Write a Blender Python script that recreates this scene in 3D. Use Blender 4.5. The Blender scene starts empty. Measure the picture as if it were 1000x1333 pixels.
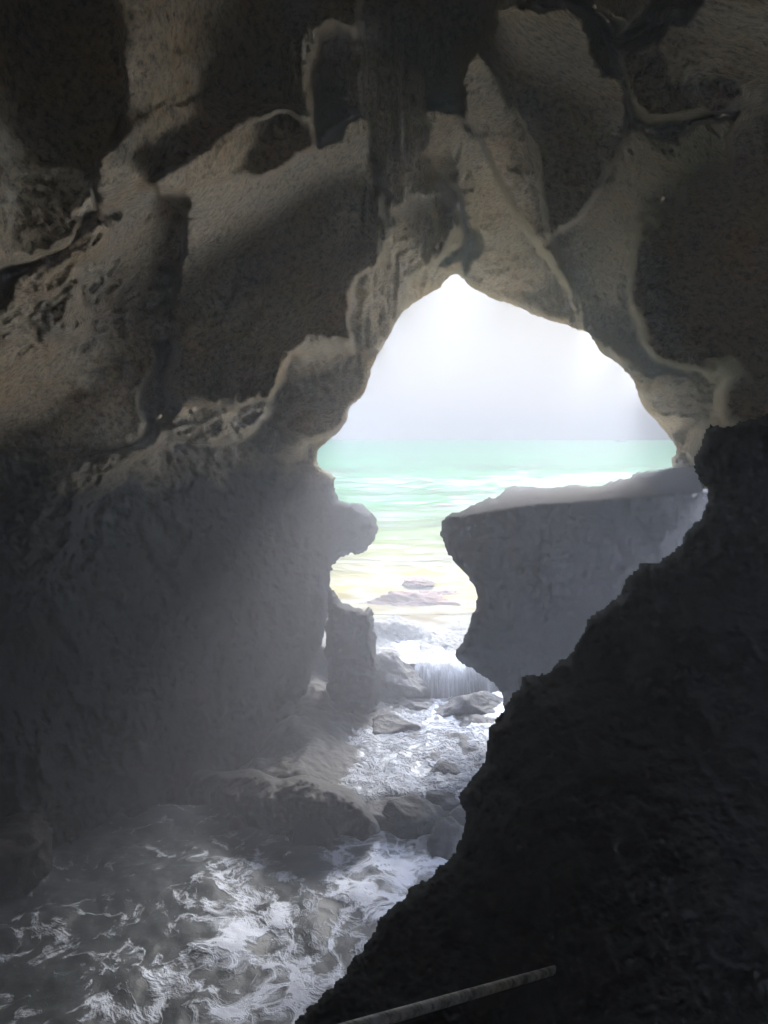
import bpy, math, random
import numpy as np

random.seed(4)
R = math.radians
scene = bpy.context.scene
COL = scene.collection

# ------------------------------------------------------------------ camera
H = 8.0                       # eye height above the cave pool (z = 0)
SEA = 1.6                     # level of the open sea
F = 962.7                     # focal length in photo pixels (1000 x 1333)
PITCH = R(5.6)
CAM = np.array([0.0, 0.0, H])
FW = np.array([0.0, math.cos(PITCH), -math.sin(PITCH)])
UP = np.array([0.0, math.sin(PITCH), math.cos(PITCH)])
RT = np.array([1.0, 0.0, 0.0])

cd = bpy.data.cameras.new("camera")
cam = bpy.data.objects.new("camera", cd)
COL.objects.link(cam)
cam.location = CAM
cam.rotation_euler = (R(90) - PITCH, 0, 0)
cd.sensor_fit = 'VERTICAL'
cd.sensor_height = 36.0
cd.lens = 26.0
cd.clip_start = 0.05
cd.clip_end = 20000
scene.camera = cam


def rays(U, V):
    a = (np.asarray(U, float) - 500.0) / F
    b = -(np.asarray(V, float) - 666.5) / F
    return a[..., None] * RT + b[..., None] * UP + FW


# ------------------------------------------------------------------ noise
def _hash(ix, iy, iz):
    h = (ix.astype(np.uint32) * np.uint32(374761393) + iy.astype(np.uint32) * np.uint32(668265263)
         + iz.astype(np.uint32) * np.uint32(2246822519))
    h = (h ^ (h >> np.uint32(13))) * np.uint32(1274126177)
    h = h ^ (h >> np.uint32(16))
    return (h & np.uint32(0xFFFFFF)).astype(np.float32) / np.float32(0x7FFFFF) - 1.0


def vnoise(P):
    P = np.asarray(P, np.float32)
    f = np.floor(P)
    t = P - f
    i = f.astype(np.int64)
    t = t * t * t * (t * (t * 6 - 15) + 10)
    x, y, z = i[..., 0], i[..., 1], i[..., 2]
    r = 0
    for dx in (0, 1):
        wx = t[..., 0] if dx else 1 - t[..., 0]
        for dy in (0, 1):
            wy = t[..., 1] if dy else 1 - t[..., 1]
            for dz in (0, 1):
                wz = t[..., 2] if dz else 1 - t[..., 2]
                r = r + _hash(x + dx, y + dy, z + dz) * wx * wy * wz
    return r


def fbm(P, octaves=4, gain=0.5, ridged=False):
    P = np.asarray(P, np.float32)
    a, s, r = 1.0, 0.0, 0
    for k in range(octaves):
        n = vnoise(P * (2.03 ** k) + 17.3 * k)
        if ridged:
            n = 1 - 2 * np.abs(n)
        r = r + a * n
        s += a
        a *= gain
    return r / s


def cells(P):
    """distance to the nearest of jittered lattice points (2-D cobbles)"""
    P = np.asarray(P, np.float32)
    f = np.floor(P)
    best = np.full(P.shape[:-1], 9.0, np.float32)
    for dx in (-1, 0, 1):
        for dy in (-1, 0, 1):
            cx = (f[..., 0] + dx).astype(np.int64)
            cy = (f[..., 1] + dy).astype(np.int64)
            jx = cx + 0.5 + 0.45 * _hash(cx, cy, cx * 0 + 7)
            jy = cy + 0.5 + 0.45 * _hash(cx, cy, cx * 0 + 19)
            d = np.sqrt((P[..., 0] - jx) ** 2 + (P[..., 1] - jy) ** 2)
            best = np.minimum(best, d)
    return best


def smooth(x, a=0.0, b=1.0):
    t = np.clip((x - a) / (b - a), 0, 1)
    return t * t * (3 - 2 * t)


# ------------------------------------------------------------------ polygons
def spline(pts, n=5):
    p = np.array(pts, float)
    out = []
    N = len(p)
    for i in range(N):
        p0, p1, p2, p3 = p[i - 1], p[i], p[(i + 1) % N], p[(i + 2) % N]
        for k in range(n):
            t = k / n
            c = 0.5 * ((2 * p1) + (-p0 + p2) * t + (2 * p0 - 5 * p1 + 4 * p2 - p3) * t * t
                       + (-p0 + 3 * p1 - 3 * p2 + p3) * t ** 3)
            out.append(0.7 * c + 0.3 * (p1 * (1 - t) + p2 * t))
    return np.array(out)


def sdist(poly, U, V):
    """signed distance to a closed polygon, positive inside"""
    shp = U.shape
    u = U.ravel().astype(np.float32)
    v = V.ravel().astype(np.float32)
    best = np.full(u.shape, 1e12, np.float32)
    ins = np.zeros(u.shape, bool)
    n = len(poly)
    for i in range(n):
        ax, ay = poly[i]
        bx, by = poly[(i + 1) % n]
        ex, ey = bx - ax, by - ay
        L = ex * ex + ey * ey + 1e-9
        t = np.clip(((u - ax) * ex + (v - ay) * ey) / L, 0, 1)
        d = (u - ax - t * ex) ** 2 + (v - ay - t * ey) ** 2
        best = np.minimum(best, d)
        if ay != by:
            c = ((ay > v) != (by > v)) & (u < (bx - ax) * (v - ay) / (by - ay) + ax)
            ins ^= c
    d = np.sqrt(best)
    return np.where(ins, d, -d).reshape(shp)


# ------------------------------------------------------------------ mesh
def mesh_obj(name, P, faces, mat, parent=None, smooth_shade=True):
    faces = np.asarray(faces, np.int32)
    k = faces.shape[1]
    me = bpy.data.meshes.new(name)
    me.vertices.add(len(P))
    me.vertices.foreach_set("co", np.asarray(P, np.float32).ravel())
    me.loops.add(faces.size)
    me.loops.foreach_set("vertex_index", faces.ravel())
    me.polygons.add(len(faces))
    me.polygons.foreach_set("loop_start", np.arange(0, faces.size, k, dtype=np.int32))
    me.polygons.foreach_set("loop_total", np.full(len(faces), k, np.int32))
    me.update(calc_edges=True)
    me.validate()
    me.polygons.foreach_set("use_smooth", np.full(len(me.polygons), smooth_shade, bool))
    me.materials.append(mat)
    o = bpy.data.objects.new(name, me)
    COL.objects.link(o)
    if parent:
        o.parent = parent
    return o


def tag(o, label=None, cat=None, group=None, kind=None):
    if label:
        o["label"] = label
    if cat:
        o["category"] = cat
    if group:
        o["group"] = group
    if kind:
        o["kind"] = kind
    return o


def grid_faces(valid):
    nv, nu = valid.shape
    idx = np.arange(nv * nu).reshape(nv, nu)
    q = valid[:-1, :-1] & valid[:-1, 1:] & valid[1:, :-1] & valid[1:, 1:]
    return np.stack([idx[:-1, :-1][q], idx[1:, :-1][q], idx[1:, 1:][q], idx[:-1, 1:][q]], -1)


def relief(name, poly, depth, mat, step=3.0, edge=3.0, thick=2.0, rim=25.0, rimdepth=0.6,
           rough=(0.1, 1.2, 5), seed=0.0, edge_scale=0.035, holes=(), fine=0.012):
    """A solid rock: outline unprojected at its own distance, rounded front, rounded back."""
    poly = spline(poly)
    u = np.arange(poly[:, 0].min() - 12, poly[:, 0].max() + 12, step)
    v = np.arange(poly[:, 1].min() - 12, poly[:, 1].max() + 12, step)
    U, V = np.meshgrid(u, v)
    S = sdist(poly, U, V)
    for h in holes:
        S = np.minimum(S, -sdist(spline(h), U, V))
    q = np.stack([U, V, U * 0 + seed], -1)
    S = S + edge * fbm(q * edge_scale, 4, 0.6) + 0.22 * edge * fbm(q * 0.16 + 5, 2)
    gv, gu = np.gradient(S, step)
    valid = S > -0.72 * step
    out = S < 0.25 * step
    g2 = np.maximum(gu * gu + gv * gv, 0.3)
    U2 = np.where(out, U - S * gu / g2, U)
    V2 = np.where(out, V - S * gv / g2, V)
    Sc = np.clip(np.where(out, 0, S), 0, None)
    D = depth(U2, V2, Sc)
    t = 1 - np.clip(Sc / rim, 0, 1)
    D = D + rimdepth * (1 - np.sqrt(np.clip(1 - t * t, 0, 1)))
    P0 = CAM + rays(U2, V2) * D[..., None]
    k = smooth(Sc / 10.0)
    D = D - k * rough[0] * fbm(P0 * rough[1] + seed, rough[2], 0.55, ridged=True) \
          - k * fine * fbm(P0 * 14 + seed, 3, 0.7)
    Pf = CAM + rays(U2, V2) * D[..., None]
    T = thick * np.sqrt(np.clip(Sc / (rim * 1.5), 0, 1))
    Db = D + T + T * 0.25 * fbm(P0 * 0.8 + 9, 3)
    Pb = CAM + rays(U2, V2) * Db[..., None]
    fr = grid_faces(valid)
    nv = valid.size
    bk = fr[:, ::-1] + nv
    cnt = np.zeros(nv, np.int32)           # border verts are shared by front and back
    np.add.at(cnt, fr.ravel(), 1)
    border = ((cnt > 0) & (cnt < 4))
    remap = np.arange(2 * nv)
    b = np.nonzero(border)[0]
    remap[b + nv] = b
    fc = remap[np.concatenate([fr, bk])]
    P = np.concatenate([Pf.reshape(-1, 3), Pb.reshape(-1, 3)])
    used = np.unique(fc)
    ren = np.zeros(2 * nv, np.int64)
    ren[used] = np.arange(len(used))
    return mesh_obj(name, P[used], ren[fc], mat)


# ------------------------------------------------------------------ materials
class NT:
    def __init__(self, name):
        self.m = bpy.data.materials.new(name)
        self.m.use_nodes = True
        self.t = self.m.node_tree
        self.t.nodes.clear()
        self.out = self.n('ShaderNodeOutputMaterial')

    def n(self, kind, **kw):
        nd = self.t.nodes.new(kind)
        for k, v in kw.items():
            if k.startswith('i_'):
                nd.inputs[k[2:].replace('_', ' ')].default_value = v
            else:
                setattr(nd, k, v)
        return nd

    def l(self, a, b):
        self.t.links.new(a, b)

    def noise(self, vec, scale, detail=5.0, rough=0.6, dist=0.0):
        nd = self.n('ShaderNodeTexNoise')
        nd.inputs['Scale'].default_value = scale
        nd.inputs['Detail'].default_value = detail
        nd.inputs['Roughness'].default_value = rough
        nd.inputs['Distortion'].default_value = dist
        if vec is not None:
            self.l(vec, nd.inputs['Vector'])
        return nd

    def ramp(self, fac, stops):
        nd = self.n('ShaderNodeValToRGB')
        el = nd.color_ramp.elements
        while len(el) < len(stops):
            el.new(0.5)
        for e, (p, c) in zip(el, stops):
            e.position = p
            e.color = (c, c, c, 1) if not hasattr(c, '__len__') else (*c, 1)
        self.l(fac, nd.inputs['Fac'])
        return nd

    def math(self, op, a, b=None):
        nd = self.n('ShaderNodeMath', operation=op)
        for i, x in enumerate((a, b)):
            if x is None:
                continue
            if isinstance(x, (int, float)):
                nd.inputs[i].default_value = x
            else:
                self.l(x, nd.inputs[i])
        return nd.outputs[0]

    def mix(self, fac, a, b):
        nd = self.n('ShaderNodeMix', data_type='RGBA')
        for s, x in ((nd.inputs['Factor'], fac), (nd.inputs[6], a), (nd.inputs[7], b)):
            if isinstance(x, (int, float)):
                s.default_value = x
            elif isinstance(x, tuple):
                s.default_value = (*x, 1)
            else:
                self.l(x, s)
        return nd.outputs[2]

    def geo(self):
        return self.n('ShaderNodeNewGeometry')

    def mapping(self, vec, scale=(1, 1, 1), rot=(0, 0, 0)):
        nd = self.n('ShaderNodeMapping')
        nd.inputs['Scale'].default_value = scale
        nd.inputs['Rotation'].default_value = rot
        self.l(vec, nd.inputs['Vector'])
        return nd.outputs[0]

    def bump(self, h, strength, dist, normal=None):
        nd = self.n('ShaderNodeBump')
        nd.inputs['Strength'].default_value = strength
        nd.inputs['Distance'].default_value = dist
        self.l(h, nd.inputs['Height'])
        if normal is not None:
            self.l(normal, nd.inputs['Normal'])
        return nd.outputs[0]


def rock_mat(name, c1, c2, c3, rough=0.85, grain=22.0, bump=0.6, spec=0.25, bd=0.05, wet_shade_z=None, speck=0.8):
    t = NT(name)
    pos = t.geo().outputs['Position']
    big = t.noise(pos, 0.7, 6, 0.6, 0.4)
    mid = t.noise(pos, 5.0, 6, 0.65)
    fin = t.noise(pos, grain, 6, 0.75)
    vor = t.n('ShaderNodeTexVoronoi')
    vor.inputs['Scale'].default_value = grain * 0.55
    t.l(pos, vor.inputs['Vector'])
    f1 = t.ramp(big.outputs[0], [(0.35, 0.0), (0.65, 1.0)])
    col = t.mix(f1.outputs[0], c1, c2)
    f2 = t.ramp(mid.outputs[0], [(0.42, 0.0), (0.7, 1.0)])
    col = t.mix(t.math('MULTIPLY', f2.outputs[0], 0.7), col, c3)
    f3 = t.ramp(fin.outputs[0], [(0.36, 0.25), (0.5, 0.8), (0.62, 1.0)])
    mul = t.n('ShaderNodeMix', data_type='RGBA', blend_type='MULTIPLY')
    mul.inputs['Factor'].default_value = speck
    t.l(col, mul.inputs[6])
    t.l(f3.outputs[0], mul.inputs[7])
    p = t.n('ShaderNodeBsdfPrincipled')
    p.inputs['Roughness'].default_value = rough
    p.inputs['Specular IOR Level'].default_value = spec
    if wet_shade_z:                             # wet lower rock plus the wall's shade painted in, up to a ragged line
        sep = t.n('ShaderNodeSeparateXYZ')
        t.l(pos, sep.inputs[0])
        hz = t.math('ADD', sep.outputs[2], t.math('MULTIPLY', big.outputs[0], 3.0))
        tf = t.n('ShaderNodeMapRange')
        tf.inputs['From Min'].default_value = wet_shade_z + 2.3
        tf.inputs['From Max'].default_value = wet_shade_z + 0.9
        t.l(hz, tf.inputs['Value'])
        t.l(t.mix(tf.outputs[0], mul.outputs[2], (0.022, 0.0215, 0.021)), p.inputs['Base Color'])
        p.inputs['Specular IOR Level'].default_value = 0.1
    else:
        t.l(mul.outputs[2], p.inputs['Base Color'])
    h = t.math('ADD', t.math('MULTIPLY', fin.outputs[0], 0.7), t.math('MULTIPLY', vor.outputs[0], 0.5))
    b = t.bump(h, bump, bd)
    t.l(b, p.inputs['Normal'])
    t.l(p.outputs[0], t.out.inputs['Surface'])
    return t.m


M_ROCK = rock_mat("cave_rock", (0.55, 0.375, 0.19), (0.48, 0.41, 0.28), (0.64, 0.52, 0.34), bump=1.0, bd=0.10, grain=11, wet_shade_z=7.4, speck=0.9)
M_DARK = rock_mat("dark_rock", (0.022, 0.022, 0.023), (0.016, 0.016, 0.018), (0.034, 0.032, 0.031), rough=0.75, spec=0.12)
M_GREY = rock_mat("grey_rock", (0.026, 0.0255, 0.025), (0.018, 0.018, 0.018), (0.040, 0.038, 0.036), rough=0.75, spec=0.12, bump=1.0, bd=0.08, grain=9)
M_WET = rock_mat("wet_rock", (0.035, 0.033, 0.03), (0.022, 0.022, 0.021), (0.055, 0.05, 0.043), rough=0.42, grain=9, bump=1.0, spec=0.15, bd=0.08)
M_RED = rock_mat("red_rock", (0.045, 0.018, 0.010), (0.03, 0.016, 0.011), (0.065, 0.035, 0.022), rough=0.7, grain=8, bd=0.08, spec=0.1)

# ------------------------------------------------------------------ cave shell
# the mouth, traced where its rock edge stands (left flank, arch, right pier; behind nearer rocks the right side is an added opening that lets in light)
MOUTH = [(592, 357), (612, 372), (640, 388), (665, 395), (690, 408), (720, 418), (745, 426), (768, 435), (780, 455),
         (800, 470), (822, 490), (832, 515), (842, 535), (860, 553), (875, 572), (882, 585), (876, 606), (905, 640), (1150, 600), (1900, 560), (1900, 1500), (1300, 1350), (1000, 1080), (900, 960),
         (760, 905), (600, 905), (500, 905), (460, 900), (428, 932), (411, 922), (402, 892),
         (406, 866), (416, 846), (424, 812), (430, 785), (431, 765), (428, 745), (440, 726), (470, 719), (485, 705), (490, 690),
         (488, 668), (470, 656), (441, 651), (436, 622), (416, 608), (412, 590), (413, 583), (432, 570),
         (450, 550), (456, 530), (475, 510), (484, 482), (490, 465), (505, 440), (515, 420), (525, 406), (545, 390), (570, 376)]

# scoops and drapes of the roof: outline, near lip -> far end, distance at both, blend width, curve
LOBES = [
    # dark wall beyond the roof, behind the draperies
    ([(400, -300), (640, -300), (640, 90), (600, 90), (560, 140), (575, 230), (600, 300), (575, 345), (520, 340), (495, 260), (470, 150), (410, 130), (420, 60)],
     (500, -200), (540, 330), 12.6, 14.2, 10, 1.0),
    # far left wall
    ([(-400, -300), (172, -300), (168, 60), (163, 165), (130, 205), (122, 240), (130, 268), (108, 305), (88, 328), (50, 345), (-400, 400)],
     (-120, 150), (150, 170), 6.0, 9.0, 8, 1.8),
    # upper panel right of the bright ridge
    ([(163, -300), (470, -300), (470, 30), (440, 35), (418, 60), (405, 110), (412, 160), (400, 195), (300, 200), (165, 185), (160, 100)],
     (158, 90), (410, 150), 7.4, 10.2, 7, 1.7),
    ([(120, 245), (130, 205), (163, 165), (200, 140), (250, 127), (310, 128), (350, 135), (400, 150), (360, 200), (290, 250), (215, 275), (130, 275)],
     (170, 155), (280, 225), 7.6, 9.4, 6, 1.8),
    ([(190, 250), (215, 228), (260, 198), (320, 165), (365, 145), (392, 155), (410, 190), (370, 260), (265, 280), (225, 300), (200, 280)],
     (260, 180), (345, 250), 8.2, 10.2, 6, 1.8),
    # broken hollow below the left drapes, with a crumbling lip on its left
    ([(-400, 420), (0, 366), (50, 338), (90, 325), (110, 298), (130, 262), (190, 250), (250, 262), (250, 330), (236, 380), (230, 450), (206, 540),
      (165, 585), (60, 640), (-400, 760)], (60, 300), (190, 430), 9.0, 14.0, 16, 1.6),
    ([(-400, 470), (-40, 396), (0, 366), (60, 334), (105, 304), (126, 272), (142, 300), (128, 335), (96, 352), (104, 400), (112, 436), (70, 440),
      (40, 425), (10, 440)], (20, 340), (90, 430), 8.3, 10.2, 10, 1.3),
    # torn, crumbling band under the great bulge
    ([(185, 590), (200, 540), (226, 470), (300, 440), (380, 440), (385, 500), (340, 560), (270, 600)],
     (240, 440), (330, 600), 11.8, 16.5, 16, 1.4),
    # great bulge
    ([(238, 290), (243, 258), (262, 240), (310, 232), (345, 228), (380, 210), (405, 190), (440, 175), (475, 150), (490, 200), (500, 260),
      (510, 310), (500, 400), (480, 480), (380, 520), (220, 520), (226, 440), (230, 380), (244, 330)],
     (258, 200), (410, 395), 8.4, 14.8, 6, 2.1),
    # pale ribs left of the apex
    ([(456, 440), (454, 385), (462, 362), (490, 342), (508, 305), (514, 282), (530, 268), (548, 264), (563, 272), (563, 300), (558, 345),
      (530, 400), (500, 470), (462, 466)], (500, 270), (560, 400), 14.5, 20.0, 5, 1.3),
    ([(520, 420), (505, 440), (470, 470), (480, 500), (620, 420), (600, 330), (585, 342), (556, 346), (530, 372)],
     (545, 340), (560, 400), 18.5, 24.0, 4, 1.2),
    # dark lobe left of the sea window
    ([(340, 560), (362, 500), (380, 462), (430, 446), (470, 452), (500, 470), (480, 560), (400, 620), (330, 610)],
     (410, 436), (440, 520), 14.6, 20.0, 13, 2.4),
    # right roof panel (fibrous ledge) and the plain dark wall under it
    ([(690, 300), (740, 280), (800, 215), (815, 125), (830, 148), (870, 160), (920, 150), (990, 136), (965, 190), (955, 216),
      (905, 240), (860, 275), (845, 320), (840, 420), (860, 480), (780, 470), (740, 420), (700, 350)],
     (930, 130), (720, 370), 8.0, 21.5, 14, 1.6),
    # plain left wall that turns its face from the light, down to the water
    ([(-400, 620), (0, 700), (110, 600), (200, 575), (300, 575), (385, 580), (412, 575), (520, 600), (520, 1400), (-400, 1400)],
     (470, 800), (0, 900), 22.3, 14.8, 12, 0.9),
    # crumbling rib on the left wall
    ([(-400, 900), (-40, 760), (15, 680), (55, 635), (105, 602), (165, 585), (205, 570), (185, 605), (150, 640), (112, 655), (105, 700), (65, 750), (35, 800), (-40, 860)],
     (20, 640), (110, 740), 12.4, 15.2, 9, 1.5),
    # upper right dark scoop
    ([(770, 0), (795, 52), (830, 45), (870, 15), (905, -5), (960, -300), (1500, -300), (1500, 160), (985, 138), (920, 152), (870, 160), (835, 150), (800, 80)],
     (900, 10), (860, 150), 6.8, 8.6, 7, 2.0),
    ([(640, -300), (960, -300), (905, -5), (870, 15), (830, 45), (797, 52), (775, 5), (700, 10), (640, 30)],
     (900, -60), (700, -20), 6.6, 9.0, 8, 1.6),
    # large right scoop
    ([(632, 45), (650, 20), (692, 8), (740, 8), (775, 38), (800, 88), (818, 140), (818, 180), (797, 222), (742, 292), (704, 316), (680, 250), (655, 120)],
     (800, 50), (700, 220), 7.8, 11.8, 7, 2.4),
    # long drape right of the apex, two folds
    ([(592, 82), (622, 60), (650, 100), (682, 160), (696, 210), (704, 260), (716, 300), (752, 420), (690, 330), (640, 240), (606, 160)],
     (650, 60), (690, 330), 9.4, 15.0, 10, 1.2),
    ([(548, 98), (560, 138), (604, 145), (632, 195), (660, 262), (700, 318), (738, 372), (756, 430), (690, 420), (600, 385),
      (606, 300), (582, 235), (558, 200), (550, 150)], (585, 110), (660, 400), 10.0, 22.5, 12, 1.5),
    # dark right wall
    ([(838, 440), (822, 385), (832, 310), (850, 268), (905, 232), (955, 212), (985, 138), (1500, 60), (1500, 640), (920, 640), (940, 500), (860, 470)],
     (900, 225), (960, 620), 11.6, 8.6, 12, 1.0),
    # pale pier right of the sea window
    ([(768, 434), (800, 448), (850, 482), (930, 488), (945, 545), (918, 560), (910, 660), (860, 700), (830, 560), (800, 480)],
     (880, 440), (860, 560), 16.5, 24.0, 12, 1.2),
]
ROUGH = [  # broken rock: outline, amplitude, frequency
    ([(-300, 400), (-20, 360), (90, 320), (130, 270), (150, 300), (120, 440), (-300, 480)], 0.34, 2.8),
    ([(110, 330), (150, 262), (245, 262), (240, 350), (200, 450), (130, 440)], 0.22, 2.4),
    ([(190, 570), (225, 470), (340, 460), (470, 455), (380, 560), (260, 610)], 0.55, 2.6),
    ([(-300, 820), (-300, 640), (110, 590), (205, 565), (150, 680), (60, 800)], 0.5, 2.4),
    ([(-300, 960), (200, 930), (440, 900), (440, 1200), (-300, 1200)], 0.9, 0.8),
    ([(290, 930), (420, 900), (430, 1060), (300, 1060)], 0.4, 2.0),
    ([(830, 300), (860, 330), (890, 420), (950, 520), (920, 560), (850, 450), (815, 390)], 0.55, 4.2),
    ([(700, 290), (730, 300), (770, 400), (790, 440), (760, 440), (720, 360)], 0.35, 4.0),
    ([(760, 430), (850, 480), (940, 490), (910, 610), (880, 620), (820, 500)], 0.35, 1.3),
    ([(795, 50), (850, 60), (990, 140), (960, 200), (880, 220), (820, 180)], 0.25, 1.8),
    ([(450, 360), (515, 270), (565, 265), (600, 345), (520, 420), (470, 470)], 0.3, 1.2),
]


def shell_depth(U, V):
    d = rays(U, V)
    dx, dy, dz = d[..., 0], d[..., 1], d[..., 2]
    p = 6.0
    inv = (np.clip(dz / 6.2, 0, None) ** p + np.clip(-dx / 7.2, 0, None) ** p + np.clip(dx / 8.0, 0, None) ** p
           + np.clip(dy / 24.5, 0.01, None) ** p + np.clip(-dz / (H + 1.8), 0, None) ** p)
    D = inv ** (-1 / p)
    D = D * (1 + 0.28 * smooth(620 - V, 0, 60) * smooth(V, -260, -120))      # joints between the swellings run deep
    q = np.stack([U * 0.012, V * 0.012, U * 0], -1)
    wu = U + 11 * fbm(q * 2.2 + 3, 5, 0.6)
    wv = V + 11 * fbm(q * 2.2 + 31, 5, 0.6)
    bn = 0.45 + 2.6 * smooth(fbm(q * 1.6 + 77, 3), -0.25, 0.6)
    for poly, a, b, d0, d1, bl, pw in LOBES:
        S = sdist(spline(poly), wu, wv)
        near = S > -bl * 4
        ex, ey = b[0] - a[0], b[1] - a[1]
        t2 = ((U - a[0]) * ex + (V - a[1]) * ey) / (ex * ex + ey * ey)
        t = np.clip(((U - a[0]) * ex + (V - a[1]) * ey) / (ex * ex + ey * ey), -0.3, 1)
        g = np.where(t > 0, 1 - (1 - np.clip(t, 0, 1)) ** pw, pw * t) - (0.50 if pw >= 1.7 else 0.0) * np.clip(t2 - 0.55, 0, 0.9)
        rr = 1 - np.clip(S / 55.0, 0, 1)                 # swollen, rounded towards its own outline
        Dl = d0 * (d1 / d0) ** g - (0.045 * d0 if pw >= 1.6 else 0.03 * d0) * np.sqrt(np.clip(1 - rr * rr, 0, 1))
        be = bl * bn
        w = smooth(S / be, -1.0, 1.0)
        D = np.where(near, D * (1 - w) + Dl * w, D)
    P = CAM + d * D[..., None]
    sc = np.clip(D / 12.0, 0.4, 2.0)
    # broad swell, then grain
    D = D + 0.30 * fbm(P * 0.45, 3) + 0.12 * fbm(P * 1.5 + 4, 4)
    for poly, amp, fr in ROUGH:
        w = smooth(sdist(spline(poly), wu, wv), -35, 25)
        D = D - w * amp * (fbm(P * fr + 8, 5, 0.55, ridged=True) - 0.2)
    # fibrous ledge: level strands
    w = smooth(sdist(spline([(680, 330), (800, 200), (830, 140), (990, 130), (960, 210), (850, 290), (820, 350)]), wu, wv), -20, 20)
    D = D - w * 0.16 * fbm(np.stack([P[..., 0] * 1.6, P[..., 1] * 1.6, P[..., 2] * 9], -1), 4, 0.6, ridged=True)
    # draperies: hanging flutes
    w = smooth(sdist(spline([(370, 60), (440, 20), (600, 60), (620, 300), (520, 420), (460, 470), (450, 330), (490, 180), (380, 190)]), wu, wv), -20, 20)
    D = D - w * 0.42 * fbm(np.stack([P[..., 0] * 4.6, P[..., 1] * 0.5, P[..., 2] * 0.35], -1), 4, 0.6, ridged=True)
    D = D - sc * 0.06 * fbm(P * 2.6 + 13, 4, 0.6, ridged=True)
    ps = P * np.array([0.5, 0.5, 3.2]) + 0.5 * fbm(P * 0.9 + 2, 2)[..., None]
    D = D - sc * 0.05 * smooth(fbm(P * 0.5 + 60, 2), 0.0, 0.4) * fbm(ps, 3, 0.6, ridged=True)
    D = D - sc * (0.065 * fbm(P * 8 / np.clip(sc, 0.7, 2)[..., None], 3, 0.75))
    return D


def build_shell():
    st = 2.5
    mid_u = np.arange(-30, 1031, st)
    mid_v = np.arange(-30, 1364, st)
    lo = -30 - np.cumsum(np.geomspace(4, 260, 26))
    u = np.concatenate([lo[::-1], mid_u, 1030 + np.cumsum(np.geomspace(4, 260, 26))])
    v = np.concatenate([lo[::-1], mid_v, 1363 + np.cumsum(np.geomspace(4, 260, 26))])
    U, V = np.meshgrid(u, v)
    hole = spline(MOUTH, 4)
    S = -sdist(hole, U, V)
    q = np.stack([U, V, U * 0], -1)
    S = S + (3.0 + 3.5 * smooth(V, 560, 600)) * fbm(q * 0.06 + 2, 4, 0.7) + 0.5
    gu = np.gradient(S, u, axis=1)
    gv = np.gradient(S, v, axis=0)
    valid = S > -0.72 * st
    out = S < 0.25 * st
    g2 = np.maximum(gu * gu + gv * gv, 0.3)
    U2 = np.where(out, U - S * gu / g2, U)
    V2 = np.where(out, V - S * gv / g2, V)
    D = shell_depth(U2, V2)
    Sc = np.clip(np.where(out, 0, S), 0, None)
    t = 1 - np.clip(Sc / 9, 0, 1)
    D = D + 0.5 * (1 - np.sqrt(np.clip(1 - t * t, 0, 1)))
    P = (CAM + rays(U2, V2) * D[..., None]).reshape(-1, 3)
    fc = grid_faces(valid)
    # tunnel beyond the mouth: border edges run on outward and flare
    e = np.concatenate([fc[:, [0, 1]], fc[:, [1, 2]], fc[:, [2, 3]], fc[:, [3, 0]]])
    key = np.sort(e, 1)
    _, inv, cn = np.unique(key, axis=0, return_inverse=True, return_counts=True)
    be = e[cn[inv.ravel()] == 1]
    nu = len(u)
    onb = lambda i: (i % nu == 0) | (i % nu == nu - 1) | (i // nu == 0) | (i // nu == len(v) - 1)
    outer = onb(be[:, 0]) & onb(be[:, 1])
    inner = be[~outer]
    outer = be[outer]
    verts = [P]
    faces = [fc]
    base = len(P)
    bi = np.unique(inner)
    lut = np.full(len(P), -1)
    lut[bi] = np.arange(len(bi))
    prev = bi
    Ub, Vb, Db = U2.ravel()[bi], V2.ravel()[bi], D.ravel()[bi]
    nx, ny = -gu.ravel()[bi], -gv.ravel()[bi]
    ln = np.sqrt(nx * nx + ny * ny) + 1e-6
    for k in range(1, 7):
        o = 2.0 * k
        uu, vv = Ub - nx / ln * o, Vb - ny / ln * o
        dd = Db + 0.13 * k + 0.12 * fbm(np.stack([uu * 0.03, vv * 0.03, uu * 0 + k], -1), 3)
        verts.append(CAM + rays(uu, vv) * dd[..., None])
        cur = base + np.arange(len(bi))
        base += len(bi)
        a, b = inner[:, 0], inner[:, 1]
        pa, pb = prev[lut[a]], prev[lut[b]]
        faces.append(np.stack([pb, pa, cur[lut[a]], cur[lut[b]]], -1))
        prev = cur
    # the cave goes on behind the viewer: outer border runs back and is closed by a rear wall
    bo = np.unique(outer)
    lut[bo] = np.arange(len(bo))
    prev = bo
    Q = P[bo]
    for k, y in enumerate((-1.5, -4.0, -7.0, -10.0)):
        n = Q.copy()
        n[:, 1] = y + 0.5 * fbm(Q * 0.5 + k, 3)
        sc = (1.15, 1.3, 1.2, 0.02)[k]
        n[:, 0] = Q[:, 0] * sc
        n[:, 2] = H + (Q[:, 2] - H) * sc
        verts.append(n)
        cur = base + np.arange(len(bo))
        base += len(bo)
        a, b = outer[:, 0], outer[:, 1]
        faces.append(np.stack([prev[lut[b]], prev[lut[a]], cur[lut[a]], cur[lut[b]]], -1))
        prev = cur
    P = np.concatenate(verts)
    fc = np.concatenate(faces)
    used = np.unique(fc)
    ren = np.zeros(len(P), np.int64)
    ren[used] = np.arange(len(used))
    return tag(mesh_obj("cave_wall", P[used], ren[fc], M_ROCK), kind="structure")


build_shell()

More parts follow.
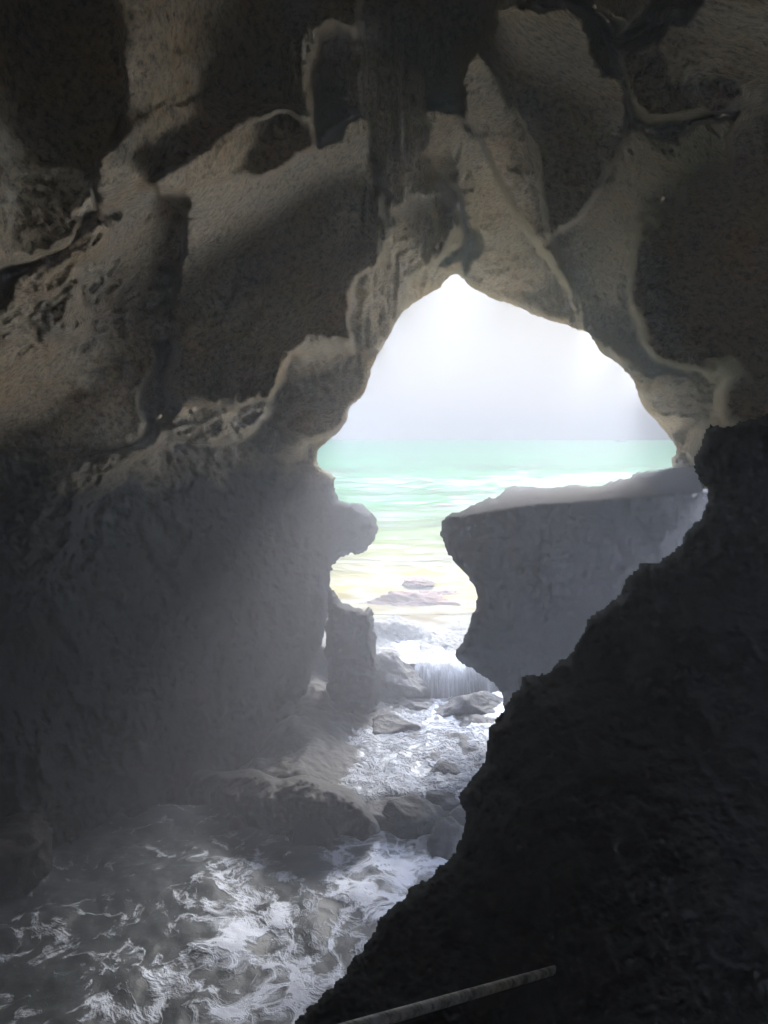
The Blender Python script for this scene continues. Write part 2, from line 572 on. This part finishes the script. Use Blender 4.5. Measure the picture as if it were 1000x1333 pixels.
# ------------------------------------------------------------------ near and middle rocks
FORE = [(1400, 500), (1010, 536), (965, 550), (918, 556), (914, 578), (902, 598), (912, 618), (920, 645), (916, 672), (900, 688),
        (882, 712), (860, 730), (832, 738), (818, 748), (812, 768), (795, 786), (778, 800), (764, 822), (745, 848), (722, 866),
        (703, 880), (680, 880), (668, 902), (655, 920), (650, 935), (636, 952), (632, 984), (612, 1008), (598, 1034), (601, 1058),
        (600, 1086), (598, 1106), (576, 1126), (556, 1143), (535, 1160), (512, 1178), (497, 1194), (490, 1214), (472, 1234),
        (456, 1260), (438, 1278), (425, 1296), (402, 1308), (384, 1331), (340, 1420), (330, 1900), (1400, 1900)]


def fore_depth(U, V, S):
    # a slope that climbs away from the viewing platform to the right wall
    D = 4.5 + 2.4 * smooth(1400 - V, 0, 800)
    return D - 1.2 * (1 - np.exp(-S / 260.0))


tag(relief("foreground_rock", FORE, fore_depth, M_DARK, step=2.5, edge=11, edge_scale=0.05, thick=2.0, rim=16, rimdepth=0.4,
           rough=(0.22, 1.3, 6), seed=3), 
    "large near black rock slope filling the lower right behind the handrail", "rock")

LEDGE = [(573, 690), (575, 679), (586, 669), (600, 664), (620, 657), (640, 648), (660, 637), (680, 632), (712, 635), (742, 632), (782, 631),
         (810, 622), (832, 615), (862, 612), (910, 606), (1010, 600), (1010, 980), (760, 985), (662, 925), (656, 908), (645, 892),
         (630, 880), (610, 868), (594, 856), (597, 845), (608, 825), (616, 800), (621, 784), (618, 766), (609, 752), (597, 737),
         (585, 722), (577, 710)]


def ledge_depth(U, V, S):
    line = np.interp(U, [560, 600, 650, 700, 800, 915, 1000], [676, 672, 664, 657, 650, 640, 636])
    top = np.clip((line - V) / 32.0, 0, 1.2)
    return 16.6 + 5.5 * top ** 1.1 + 0.5 * smooth(V, 700, 900) - 0.0022 * (U - 580)


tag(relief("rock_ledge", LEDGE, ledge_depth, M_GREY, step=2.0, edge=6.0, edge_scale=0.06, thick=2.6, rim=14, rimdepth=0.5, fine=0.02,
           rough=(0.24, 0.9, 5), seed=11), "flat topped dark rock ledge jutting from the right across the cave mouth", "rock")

PILLAR = [(427, 930), (428, 900), (425, 860), (424, 800), (430, 770), (445, 782), (470, 790), (486, 798), (488, 845), (494, 862), (498, 880),
          (492, 920), (488, 960), (478, 985), (455, 1000), (425, 985), (422, 950)]
tag(relief("rock_pillar", PILLAR, lambda U, V, S: 19.8 + 0 * U, M_GREY, step=1.6, edge=6, edge_scale=0.06, thick=1.6, rim=22, rimdepth=0.7, fine=0.04,
           rough=(0.45, 1.5, 6), seed=21), "upright rock pillar standing at the left side of the gap above the stream", "rock")

SHELF = [(170, 1010), (230, 1000), (290, 1003), (330, 1000), (365, 1012), (398, 1008), (430, 1018), (458, 1028), (478, 1046), (492, 1066), (505, 1084),
         (500, 1094), (488, 1106), (472, 1116), (446, 1112), (420, 1102), (380, 1098), (300, 1096), (220, 1080), (170, 1060)]


def shelf_depth(U, V, S):
    line = np.interp(U, [250, 360, 400, 450, 505], [1030, 1042, 1036, 1044, 1084])
    top = np.clip((line - V) / 40.0, 0, 1.2)
    back = 4.4 * (np.clip(375 - U, 0, None) / 190.0) ** 1.4
    return 14.6 + back + 1.0 * top + 0.6 * smooth(V, 1040, 1110)


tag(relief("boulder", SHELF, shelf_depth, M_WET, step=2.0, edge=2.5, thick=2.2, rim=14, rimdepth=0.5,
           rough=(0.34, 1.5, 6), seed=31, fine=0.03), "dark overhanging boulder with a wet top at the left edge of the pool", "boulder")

# ------------------------------------------------------------------ stream bed, water
def grid_mesh(name, x0, x1, y0, y1, step, fn, mat, nx=None):
    x = np.arange(x0, x1 + 1e-6, step)
    y = np.arange(y0, y1 + 1e-6, step)
    X, Y = np.meshgrid(x, y)
    Z = fn(X, Y)
    P = np.stack([X, Y, Z], -1).reshape(-1, 3)
    f = grid_faces(np.ones(X.shape, bool))[:, ::-1]
    return mesh_obj(name, P, f, mat)


def bed_z(X, Y):
    q = np.stack([X, Y, X * 0], -1)
    wob = 1.3 * fbm(q * 0.45, 4) + 0.25 * fbm(q * 2.2 + 8, 3)
    y = Y + 0.12 * fbm(q * 2.5 + 30, 3) + wob * (1 - 0.9 * smooth(X, 0, 0.8) * smooth(np.abs(Y - 21.3), 2.0, 1.0))
    z = -0.8 + 1.05 * smooth(y, 14.2, 14.7) + 0.25 * smooth(y, 15, 20) + 0.75 * smooth(y, 21.2, 21.6) + 0.2 * smooth(y, 22, 25)
    z = z + 0.75 * smooth(-X, 0.3, 2.5) * smooth(y, 14, 15) - 2.2 * smooth(-X + 0.8 * fbm(q * 0.9 + 40, 3), 1.6, 4.6)
    c = cells(q[..., :2] * 0.9 + 0.25 * fbm(q * 1.5 + 3, 3)[..., None])
    z = z + 0.16 * np.clip(0.75 - c, 0, 1) * smooth(y, 13.5, 15)
    z = z + 0.12 * fbm(q * 1.3 + 5, 5, 0.6, ridged=True) + 0.04 * fbm(q * 6, 3, 0.6)
    z = z + 0.55 * smooth(np.abs(Y - 24.3 - 0.3 * np.sin(X)), 0.8, 0.2) * smooth(1.8 - X, 0, 1.5)
    z = z - 1.2 * smooth(Y, 25.5, 29)
    return z


tag(grid_mesh("rock_bed", -9, 9, 11.5, 33, 0.045, bed_z, M_WET), kind="structure")


def water_mat(name, deep, foam_lo, foam_hi, fscale, rough=0.08, bump=0.35, warp=1.2, foamcol=(0.78, 0.80, 0.82), streak=(1, 1, 1), bias=None, diffuse_sea=None, spec=0.5, bounce=False, fw=0.085):
    t = NT(name)
    pos = t.geo().outputs['Position']
    vec = t.mapping(pos, streak)
    w = t.noise(vec, fscale * 0.5, 4, 0.6)
    off = t.n('ShaderNodeVectorMath', operation='SCALE')
    off.inputs['Scale'].default_value = warp
    t.l(w.outputs['Color'], off.inputs[0])
    add = t.n('ShaderNodeVectorMath', operation='ADD')
    t.l(vec, add.inputs[0])
    t.l(off.outputs[0], add.inputs[1])
    n1 = t.noise(add.outputs[0], fscale, 8, 0.68)
    fil = None
    for k, (sc_, wd) in enumerate(((1.1, 0.07), (2.6, 0.09))):
        nk = t.noise(add.outputs[0], fscale * sc_, 5, 0.6, 0.6)
        rk = t.ramp(t.math('ABSOLUTE', t.math('SUBTRACT', nk.outputs[0], 0.5 - 0.03 * k)), [(0.0, 1.0), (wd, 0.0)])
        fil = rk.outputs[0] if fil is None else t.math('ADD', fil, rk.outputs[0])
    f = t.math('ADD', t.math('MULTIPLY', n1.outputs[0], 0.85), t.math('MULTIPLY', fil, fw))
    if bias:
        f = t.math('ADD', f, bias(t, pos))
    mask = t.ramp(f, [(foam_lo, 0.0), (foam_hi, 1.0)]).outputs[0]
    p = t.n('ShaderNodeBsdfPrincipled')
    dcol = diffuse_sea(t, pos) if diffuse_sea else deep
    if bounce:                            # foam whitened towards +x as an added reflector for the roof
        sp = t.n('ShaderNodeSeparateXYZ')
        t.l(pos, sp.inputs[0])
        fr = t.n('ShaderNodeMapRange')
        fr.inputs['From Min'].default_value = 2.2
        fr.inputs['From Max'].default_value = 4.0
        t.l(sp.outputs[0], fr.inputs['Value'])
        foamcol = t.mix(fr.outputs[0], foamcol, (0.82, 0.83, 0.85))
        mask = t.math('MAXIMUM', mask, t.math('MULTIPLY', fr.outputs[0], 0.9))
    t.l(t.mix(mask, dcol, foamcol), p.inputs['Base Color'])
    r = t.n('ShaderNodeMapRange')
    r.inputs['To Min'].default_value = rough
    r.inputs['To Max'].default_value = 0.75
    t.l(mask, r.inputs['Value'])
    t.l(r.outputs[0], p.inputs['Roughness'])
    p.inputs['IOR'].default_value = 1.33
    b1 = t.noise(vec, fscale * 5, 5, 0.6)
    h = t.math('ADD', t.math('MULTIPLY', b1.outputs[0], 0.5), t.math('MULTIPLY', mask, 0.5))
    t.l(t.bump(h, bump, 0.12), p.inputs['Normal'])
    if spec < 0.05:                       # open sea: choppy, so only a weak even sheen
        df = t.n('ShaderNodeBsdfDiffuse')
        gl = t.n('ShaderNodeBsdfGlossy')
        gl.inputs['Roughness'].default_value = 0.3
        col = p.inputs['Base Color'].links[0].from_socket
        nrm = p.inputs['Normal'].links[0].from_socket
        t.l(col, df.inputs['Color'])
        t.l(nrm, df.inputs['Normal'])
        t.l(nrm, gl.inputs['Normal'])
        ms = t.n('ShaderNodeMixShader')
        ms.inputs[0].default_value = spec
        t.l(df.outputs[0], ms.inputs[1])
        t.l(gl.outputs[0], ms.inputs[2])
        t.t.nodes.remove(p)
        t.l(ms.outputs[0], t.out.inputs['Surface'])
        return t.m
    t.l(p.outputs[0], t.out.inputs['Surface'])
    return t.m


def pool_bias(t, pos):
    # foam gathers where the stream runs in (towards +x) and thins under the left wall
    sep = t.n('ShaderNodeSeparateXYZ')
    t.l(pos, sep.inputs[0])
    a = t.n('ShaderNodeMapRange')
    a.inputs['From Min'].default_value = -4.5
    a.inputs['From Max'].default_value = 0.4
    a.inputs['To Min'].default_value = -0.19
    a.inputs['To Max'].default_value = 0.09
    t.l(sep.outputs[0], a.inputs['Value'])
    return a.outputs[0]


M_POOL = water_mat("pool_water", (0.030, 0.036, 0.038), 0.47, 0.66, 0.6, fw=0.17, spec=0.06, bias=pool_bias, bump=0.45, rough=0.5, foamcol=(0.45, 0.48, 0.55), bounce=True)
M_STREAM = water_mat("stream_water", (0.10, 0.11, 0.125), 0.455, 0.60, 1.0, fw=0.12, spec=0.06, bump=0.9, foamcol=(0.20, 0.21, 0.235), rough=0.3, bounce=True)


def pool_z(X, Y):
    q = np.stack([X, Y, X * 0], -1)
    return 0.16 * fbm(q * 0.7, 3) + 0.07 * fbm(q * 1.6 + 3, 3, 0.5) + 0.012 * fbm(q * 6, 3)


tag(grid_mesh("pool_water", -9, 9.4, 3, 15.6, 0.05, pool_z, M_POOL), kind="structure")
def stream_z(X, Y):
    q = np.stack([X, Y, X * 0], -1)
    lip = 15.0 + 0.7 * fbm(q * np.array([0.9, 0.2, 1.0]) + 4, 3)
    z = 0.44 + 0.024 * (Y - 14.4) + 0.08 * fbm(q * 1.5, 4, 0.6) + 0.09 * fbm(q * 2.4 + 3, 4, 0.6, ridged=True)
    return z - 0.75 * smooth(lip - Y, 0, 0.8)


tag(grid_mesh("stream_water", -1.0, 7, 13.4, 21.6, 0.06,
              stream_z, M_STREAM), kind="structure")
tag(grid_mesh("stream_water", -2, 7, 21.35, 25.2, 0.06,
              lambda X, Y: 1.41 + 0.05 * fbm(np.stack([X * 1.5, Y * 1.5, X * 0 + 5], -1), 4, 0.6), M_STREAM), kind="structure")


def sea_bias(t, pos):
    sep = t.n('ShaderNodeSeparateXYZ')
    t.l(pos, sep.inputs[0])
    a = t.ramp(t.math('DIVIDE', sep.outputs[1], 100.0), [(0.25, 0.20), (0.32, 0.17), (0.41, 0.12), (0.50, 0.0), (0.8, -0.16)])
    return a.outputs[0]


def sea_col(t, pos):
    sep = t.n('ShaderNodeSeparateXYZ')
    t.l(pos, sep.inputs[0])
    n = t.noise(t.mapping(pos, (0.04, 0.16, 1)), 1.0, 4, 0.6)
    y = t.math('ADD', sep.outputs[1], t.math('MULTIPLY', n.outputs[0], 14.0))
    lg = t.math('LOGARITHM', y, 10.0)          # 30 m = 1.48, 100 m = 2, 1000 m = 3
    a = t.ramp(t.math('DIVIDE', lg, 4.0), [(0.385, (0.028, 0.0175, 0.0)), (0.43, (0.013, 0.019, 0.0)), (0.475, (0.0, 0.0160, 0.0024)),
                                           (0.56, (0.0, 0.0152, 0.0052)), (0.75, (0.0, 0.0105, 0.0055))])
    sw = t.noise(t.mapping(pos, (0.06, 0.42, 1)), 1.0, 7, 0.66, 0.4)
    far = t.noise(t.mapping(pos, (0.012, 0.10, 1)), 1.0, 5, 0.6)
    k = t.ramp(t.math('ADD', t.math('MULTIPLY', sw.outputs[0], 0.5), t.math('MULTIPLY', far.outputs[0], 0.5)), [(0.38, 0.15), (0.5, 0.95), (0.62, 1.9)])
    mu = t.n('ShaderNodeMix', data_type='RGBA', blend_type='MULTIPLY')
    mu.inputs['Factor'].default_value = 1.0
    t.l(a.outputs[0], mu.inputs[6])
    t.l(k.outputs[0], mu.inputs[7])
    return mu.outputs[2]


M_SEA = water_mat("sea_water", None, 0.58, 0.74, 0.45, fw=0.12, bias=sea_bias, diffuse_sea=sea_col, streak=(0.7, 1.6, 1), rough=0.35, bump=0.25, spec=0.02,
                  foamcol=(0.044, 0.040, 0.026))


def sea_z(X, Y):
    q = np.stack([X * 0.10, Y * 0.32, X * 0], -1)
    a = np.clip(0.22 + (Y - 30) * 0.008, 0.2, 0.8)
    z = SEA + a * fbm(q, 3, 0.5, ridged=True) + 0.08 * fbm(q * 5 + 2, 4, 0.6) - 0.15 * smooth(26.5 - Y, 0, 1.5)
    return z


tag(grid_mesh("sea_shallows", -14, 29.5, 24.95, 26.45, 0.07, sea_z, M_SEA), kind="structure")
M_BOUNCE = water_mat("bounce_surf", (0.30, 0.36, 0.34), 0.25, 0.45, 0.5, foamcol=(0.82, 0.83, 0.84), rough=0.3)
tag(grid_mesh("sea_shallows", 9.5, 29.5, -6, 24.9, 0.25, sea_z, M_BOUNCE), kind="structure")  # added unseen surf, placed to bounce light up onto the roof
# added unseen wall beyond the surf, keeps low sky light off the left wall
cy_, cz_ = np.meshgrid(np.arange(-8, 24.81, 0.2), np.arange(-2.5, 13.01, 0.2))
cx_ = 16.5 + 0.12 * cz_ + 0.9 * fbm(np.stack([cy_ * 0.4, cz_ * 0.4, cy_ * 0], -1), 5, 0.55, ridged=True)
cf_ = np.stack([cx_, cy_, cz_], -1)
cb_ = np.stack([cx_ * 0 + 20.5, cy_, cz_ * 0.9], -1)
n_ = cf_.shape[0] * cf_.shape[1]
gf_ = grid_faces(np.ones(cy_.shape, bool))
tag(mesh_obj("sky_blocker", np.concatenate([cf_.reshape(-1, 3), cb_.reshape(-1, 3)]), np.concatenate([gf_, gf_[:, ::-1] + n_]), M_DARK), kind="structure")
# open sea: finer near the shore, one sheet to the horizon
ys = np.concatenate([np.concatenate([np.linspace(26.51, 40, 160)[:-1], np.linspace(40, 120, 380)]), 120 + np.cumsum(np.geomspace(0.4, 400, 90))])
xs = np.linspace(-1, 1, 260)
X, Y = np.meshgrid(xs, ys)
X = X * (Y * 0.9 + 10)
Zs = sea_z(X, Y) * smooth(400 - Y, 0, 300) + SEA * (1 - smooth(400 - Y, 0, 300))
tag(mesh_obj("sea", np.stack([X, Y, Zs], -1).reshape(-1, 3), grid_faces(np.ones(X.shape, bool))[:, ::-1], M_SEA), kind="structure")

# ------------------------------------------------------------------ boulders
import bmesh


def at(u, v, y):
    """world point seen in direction (u, v) at world distance y"""
    d = rays(u, v)
    return CAM + d * (y / d[1])


def boulder(name, loc, size, seed, mat, label, cat="rock", group=None, sub=5, flat=0.75, rot=0.0, amp=0.16):
    bm = bmesh.new()
    bmesh.ops.create_icosphere(bm, subdivisions=sub, radius=1.0)
    n = np.array([v.co[:] for v in bm.verts], np.float32)
    fc = np.array([[v.index for v in f.verts] for f in bm.faces])
    bm.free()
    rg = np.random.RandomState(seed)
    r = np.full(len(n), 1.0)
    for _ in range(16):
        a = rg.normal(size=3)
        a /= np.linalg.norm(a)
        dd = rg.uniform(flat - 0.15, flat + 0.2)
        c = n @ a
        r = np.minimum(r, np.where(c > 0.05, dd / np.maximum(c, 0.05), 9))
    p = n * r[:, None]
    p = p * (1 + amp * fbm(p * 1.7 + seed, 4, 0.6, ridged=True) + 0.06 * fbm(p * 7 + seed, 4, 0.65))[:, None]
    p = p * np.array(size)
    c, s_ = math.cos(rot), math.sin(rot)
    p = np.stack([p[:, 0] * c - p[:, 1] * s_, p[:, 0] * s_ + p[:, 1] * c, p[:, 2]], -1)
    o = mesh_obj(name, p, fc, mat)
    o.location = loc
    return tag(o, label, cat, group)


PX = lambda y: y / F
STREAM = [  # u, v, y, half width px, half height px, depth m, label
    (516, 856, 24.0, 24, 17, 0.7, "squat grey boulder beside the rock pillar at the sea end of the stream"),
    (572, 852, 24.6, 30, 10, 0.6, "low grey rock under the tip of the rock ledge where the sea spills in"),
    (511, 902, 20.9, 33, 24, 0.7, "blocky grey rock left of the waterfall, against the rock pillar"),
    (540, 936, 20.2, 27, 15, 0.6, "wide dark rock in front of the left spill of the waterfall"),
    (613, 938, 19.9, 44, 19, 0.7, "broad flat slab below the waterfall curtain, largest rock in the stream"),
    (556, 958, 19.2, 22, 9, 0.4, "small wedge shaped rock between the wide dark rock and the broad slab"),
    (508, 962, 18.7, 30, 15, 0.6, "rough glinting rock at the foot of the rock pillar"),
    (545, 1012, 16.7, 22, 7, 0.4, "small rounded rock awash in the middle of the stream"),
    (582, 1018, 16.3, 26, 9, 0.5, "dark rock awash beside the black slope, upper of two in the stream"),
    (578, 1046, 15.4, 28, 9, 0.5, "dark rock awash beside the black slope, lower of two in the stream"),
    (532, 1070, 14.5, 30, 15, 0.5, "dark angular step of rock with water trickling over it into the pool"),
    (522, 988, 17.7, 17, 7, 0.4, "small dark stone in white water just below the rough rock at the pillar foot"),
    (566, 982, 18.0, 15, 6, 0.35, "small wet stone in mid stream directly below the wedge shaped rock"),
    (606, 972, 18.5, 20, 7, 0.4, "low wet stone against the black slope under the broad flat slab"),
    (548, 1040, 15.7, 24, 8, 0.4, "flat dark stone awash above the angular step of rock"),
    (512, 1034, 16.0, 18, 9, 0.4, "dark stone on the left edge of the stream above the overhanging boulder's tip"),
    (604, 1070, 14.7, 18, 9, 0.4, "wet stone tucked against the black slope just above the knobbly rock"),
    (582, 1106, 13.9, 24, 22, 0.6, "wet knobbly rock at the right side of the little fall into the pool"),
]
for k, (u, v, y, w_, h_, d_, lab) in enumerate(STREAM):
    s_ = PX(y) * 1.05
    boulder("boulder", at(u, v, y) + np.array([0, 0, 0.13]), (w_ * s_ * 1.3, d_, h_ * s_ * 1.9), 40 + k, M_WET, lab, "boulder", "boulders in the stream", sub=5, rot=0.3 * math.sin(k * 5))

boulder("boulder", at(-8, 1112, 12.8), (0.95, 0.8, 0.8), 71, M_WET, "rough boulder against the left wall at the edge of the dark pool", "boulder")

SEAROCK = [
    (552, 790, 28.4, 58, 14, 0.8, 0, "long reddish rock in the white surf, largest of the sea rocks"),
    (566, 772, 29.6, 26, 7, 0.6, 1, "small orange red rock just behind the long reddish rock in the surf"),
    (543, 754, 31.5, 22, 6, 0.5, 2, "low brown rock farthest out in the surf"),
]
for u, v, y, w_, h_, d_, k, lab in SEAROCK:
    s_ = PX(y)
    boulder("sea_rock", at(u, v + 5, y), (w_ * s_ * 1.2, d_, h_ * s_ * 1.7), 90 + k, M_RED, lab, "rock", "rocks in the surf", sub=6, flat=0.65, amp=0.45)

# ------------------------------------------------------------------ waterfall
tw = NT("falling_water")
pos = tw.geo().outputs['Position']
sn = tw.noise(tw.mapping(pos, (10, 3, 0.8)), 1.3, 7, 0.75, 0.9)
pn = tw.noise(tw.mapping(pos, (1.6, 1, 0.3)), 1.0, 3, 0.6)
fm = tw.ramp(tw.math('ADD', sn.outputs[0], tw.math('MULTIPLY', tw.math('SUBTRACT', pn.outputs[0], 0.5), 0.9)), [(0.38, (0.05, 0.05, 0.052)), (0.74, (0.30, 0.31, 0.335))])
pb = tw.n('ShaderNodeBsdfPrincipled')
pb.inputs['Roughness'].default_value = 0.6
pb.inputs['Specular IOR Level'].default_value = 0.1
tw.l(fm.outputs[0], pb.inputs['Base Color'])
tw.l(tw.bump(sn.outputs[0], 0.35, 0.05), pb.inputs['Normal'])
tw.l(pb.outputs[0], tw.out.inputs['Surface'])
xs_ = np.linspace(0.9, 4.2, 320)
ts_ = np.linspace(0, 1, 60)
Xw, Tw = np.meshgrid(xs_, ts_)
lip = 21.35 - 0.35 * np.sin((Xw - 0.7) * 1.3) + 0.12 * fbm(np.stack([Xw * 2, Xw * 0, Xw * 0], -1), 3)
Yw = lip + 0.35 - 0.75 * np.sin(Tw * 1.45) - 0.025 * fbm(np.stack([Xw * 16, Tw * 0.6, Xw * 0], -1), 4, 0.6, ridged=True)
Zw = 1.43 - 0.98 * Tw ** 1.7
fw_ = grid_faces(np.ones(Xw.shape, bool))
tag(mesh_obj("waterfall", np.stack([Xw, Yw, Zw], -1).reshape(-1, 3), fw_, tw.m), kind="structure")

# ------------------------------------------------------------------ handrail
tr = NT("worn_metal")
pos = tr.geo().outputs['Position']
rn = tr.noise(tr.mapping(pos, (2, 5, 5)), 3.0, 7, 0.7)
rc = tr.ramp(rn.outputs[0], [(0.38, (0.16, 0.15, 0.14)), (0.55, (0.66, 0.66, 0.65)), (0.72, (0.82, 0.82, 0.81))])
pb = tr.n('ShaderNodeBsdfPrincipled')
pb.inputs['Roughness'].default_value = 0.5
pb.inputs['Metallic'].default_value = 0.0
tr.l(rc.outputs[0], pb.inputs['Base Color'])
tr.l(tr.bump(rn.outputs[0], 0.4, 0.004), pb.inputs['Normal'])
tr.l(pb.outputs[0], tr.out.inputs['Surface'])


def tube(name, pts, r, mat, seg=24, parent=None):
    pts = np.array(pts, float)
    P, f = [], []
    for i, p in enumerate(pts):
        d = pts[min(i + 1, len(pts) - 1)] - pts[max(i - 1, 0)]
        d /= np.linalg.norm(d)
        a = np.cross(d, [0, 0, 1.0])
        if np.linalg.norm(a) < 1e-3:
            a = np.array([1.0, 0, 0])
        a /= np.linalg.norm(a)
        b = np.cross(d, a)
        for k in range(seg):
            t = 2 * math.pi * k / seg
            P.append(p + r * (a * math.cos(t) + b * math.sin(t)))
        if i:
            for k in range(seg):
                k2 = (k + 1) % seg
                o = (i - 1) * seg
                f.append((o + k, o + k2, o + seg + k2, o + seg + k))
    return mesh_obj(name, P, f, mat, parent)


ra, rb = CAM + rays(340, 1372) * 2.1, CAM + rays(735, 1259) * 4.12
rail = tube("handrail", [ra + (rb - ra) * t for t in np.linspace(-0.6, 1.08, 20)], 0.022, tr.m)
tag(rail, "worn pale metal handrail running into the black rock at the bottom", "handrail")

# ------------------------------------------------------------------ boat on the horizon
tb = NT("boat_paint")
pb = tb.n('ShaderNodeBsdfPrincipled')
pos = tb.geo().outputs['Position']
bn = tb.noise(pos, 0.6, 3)
bc = tb.ramp(bn.outputs[0], [(0.4, (0.05, 0.06, 0.07)), (0.6, (0.08, 0.09, 0.10))])
tb.l(bc.outputs[0], pb.inputs['Base Color'])
tb.l(pb.outputs[0], tb.out.inputs['Surface'])
BY = 2200.0
bx = at(808, 574, BY)
root = bpy.data.objects.new("boat", None)
COL.objects.link(root)
root.location = (bx[0], BY, SEA)
tag(root, "tiny dark boat far out on the horizon", "boat")


def loft(name, rings, mat, parent):
    n = len(rings[0])
    P = [p for r in rings for p in r]
    f = []
    for i in range(len(rings) - 1):
        for k in range(n):
            k2 = (k + 1) % n
            f.append((i * n + k, i * n + k2, (i + 1) * n + k2, (i + 1) * n + k))
    o = mesh_obj(name, P, f, mat, parent, smooth_shade=False)
    return o


hull = []
for t in np.linspace(0, 1, 12):
    x = -17 + 34 * t
    wd = 4.2 * math.sin(min(1, 0.25 + t) * math.pi * 0.5) * (1 - max(0, t - 0.6) ** 2 * 5.8)
    zt = 3.0 + 1.8 * t * t
    hull.append([(x, -wd, zt), (x, -wd * 0.75, -0.8), (x, wd * 0.75, -0.8), (x, wd, zt), (x, 0, zt - 0.3)])
loft("hull", hull, tb.m, root)
cab = [[(-12 + sx, -2.6, 3.0), (-12 + sx, 2.6, 3.0), (-12 + sx, 2.3, h), (-12 + sx, -2.3, h)] for sx, h in ((0, 3.1), (0.2, 6.2), (6.5, 6.2), (7.2, 3.1))]
loft("cabin", cab, tb.m, root)
tube("mast", [(3, 0, 3), (3, 0, 11)], 0.25, tb.m, 8, root)

# ------------------------------------------------------------------ air, sky and sun
bm_v = [(-30, -20, -3), (30, -20, -3), (30, 26.5, -3), (-30, 26.5, -3), (-30, -20, 26), (30, -20, 26), (30, 26.5, 26), (-30, 26.5, 26)]
bm_f = [(0, 3, 2, 1), (4, 5, 6, 7), (0, 1, 5, 4), (1, 2, 6, 5), (2, 3, 7, 6), (3, 0, 4, 7)]
th = NT("haze")
pv = th.n('ShaderNodeVolumePrincipled')
pv.inputs['Color'].default_value = (0.88, 0.90, 0.97, 1)
pv.inputs['Density'].default_value = 0.0225
pv.inputs['Anisotropy'].default_value = 0.6
th.l(pv.outputs[0], th.out.inputs['Volume'])
HAZE = True
if HAZE:
    tag(mesh_obj("haze", bm_v, bm_f, th.m, smooth_shade=False), kind="stuff")

SUN_EL, SUN_AZ = R(36), R(22)        # azimuth from +Y towards +X
w = bpy.data.worlds.new("World")
scene.world = w
w.use_nodes = True
nt = w.node_tree
nt.nodes.clear()
wo = nt.nodes.new('ShaderNodeOutputWorld')
bg = nt.nodes.new('ShaderNodeBackground')
sky = nt.nodes.new('ShaderNodeTexSky')
sky.sky_type = 'NISHITA'
sky.sun_disc = False
sky.sun_elevation = SUN_EL
sky.sun_rotation = SUN_AZ
sky.air_density = 1.0
sky.dust_density = 8.0
sky.ozone_density = 1.0
hs = nt.nodes.new('ShaderNodeHueSaturation')
hs.inputs['Saturation'].default_value = 0.45
nt.links.new(sky.outputs[0], hs.inputs['Color'])
mx = nt.nodes.new('ShaderNodeMix')
mx.data_type = 'RGBA'
mx.inputs['Factor'].default_value = 0.92
# milky veil of sea haze: thin and low out to sea, with an added bright zenith out of view to light the roof
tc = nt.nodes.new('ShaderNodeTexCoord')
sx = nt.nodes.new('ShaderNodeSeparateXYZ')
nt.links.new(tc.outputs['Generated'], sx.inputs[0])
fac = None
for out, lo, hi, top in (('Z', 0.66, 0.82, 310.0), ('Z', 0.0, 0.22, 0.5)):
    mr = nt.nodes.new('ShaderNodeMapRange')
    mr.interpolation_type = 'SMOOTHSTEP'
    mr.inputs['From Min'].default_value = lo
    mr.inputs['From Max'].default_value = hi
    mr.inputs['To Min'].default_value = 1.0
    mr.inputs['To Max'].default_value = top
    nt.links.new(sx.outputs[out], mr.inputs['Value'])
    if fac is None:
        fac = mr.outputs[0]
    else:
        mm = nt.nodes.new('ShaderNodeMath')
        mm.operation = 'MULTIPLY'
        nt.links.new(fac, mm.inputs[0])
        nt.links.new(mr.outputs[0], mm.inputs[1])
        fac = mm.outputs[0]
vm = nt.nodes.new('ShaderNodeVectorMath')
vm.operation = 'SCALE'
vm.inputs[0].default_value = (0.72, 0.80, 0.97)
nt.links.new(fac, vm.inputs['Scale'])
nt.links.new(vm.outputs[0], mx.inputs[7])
nt.links.new(hs.outputs[0], mx.inputs[6])
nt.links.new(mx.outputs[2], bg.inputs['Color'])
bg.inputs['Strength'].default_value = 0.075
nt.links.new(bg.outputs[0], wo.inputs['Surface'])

sl = bpy.data.lights.new("sun", 'SUN')
sl.energy = 1.8
sl.angle = R(20)
sl.color = (1.0, 0.965, 0.92)
so = bpy.data.objects.new("sun", sl)
COL.objects.link(so)
dv = np.array([math.sin(SUN_AZ) * math.cos(SUN_EL), math.cos(SUN_AZ) * math.cos(SUN_EL), math.sin(SUN_EL)])
from mathutils import Vector
so.rotation_euler = Vector(dv).to_track_quat('Z', 'Y').to_euler()
so.location = (10, 20, 30)

scene.view_settings.view_transform = 'Standard'
scene.view_settings.look = 'None'
scene.view_settings.exposure = 2.8
scene.view_settings.gamma = 1.0
scene.render.engine = 'CYCLES'
cy = scene.cycles
cy.use_denoising = True
cy.use_adaptive_sampling = False
cy.denoiser = 'OPENIMAGEDENOISE'
cy.max_bounces = 8
cy.diffuse_bounces = 5
cy.glossy_bounces = 3
cy.volume_bounces = 1
cy.sample_clamp_indirect = 6
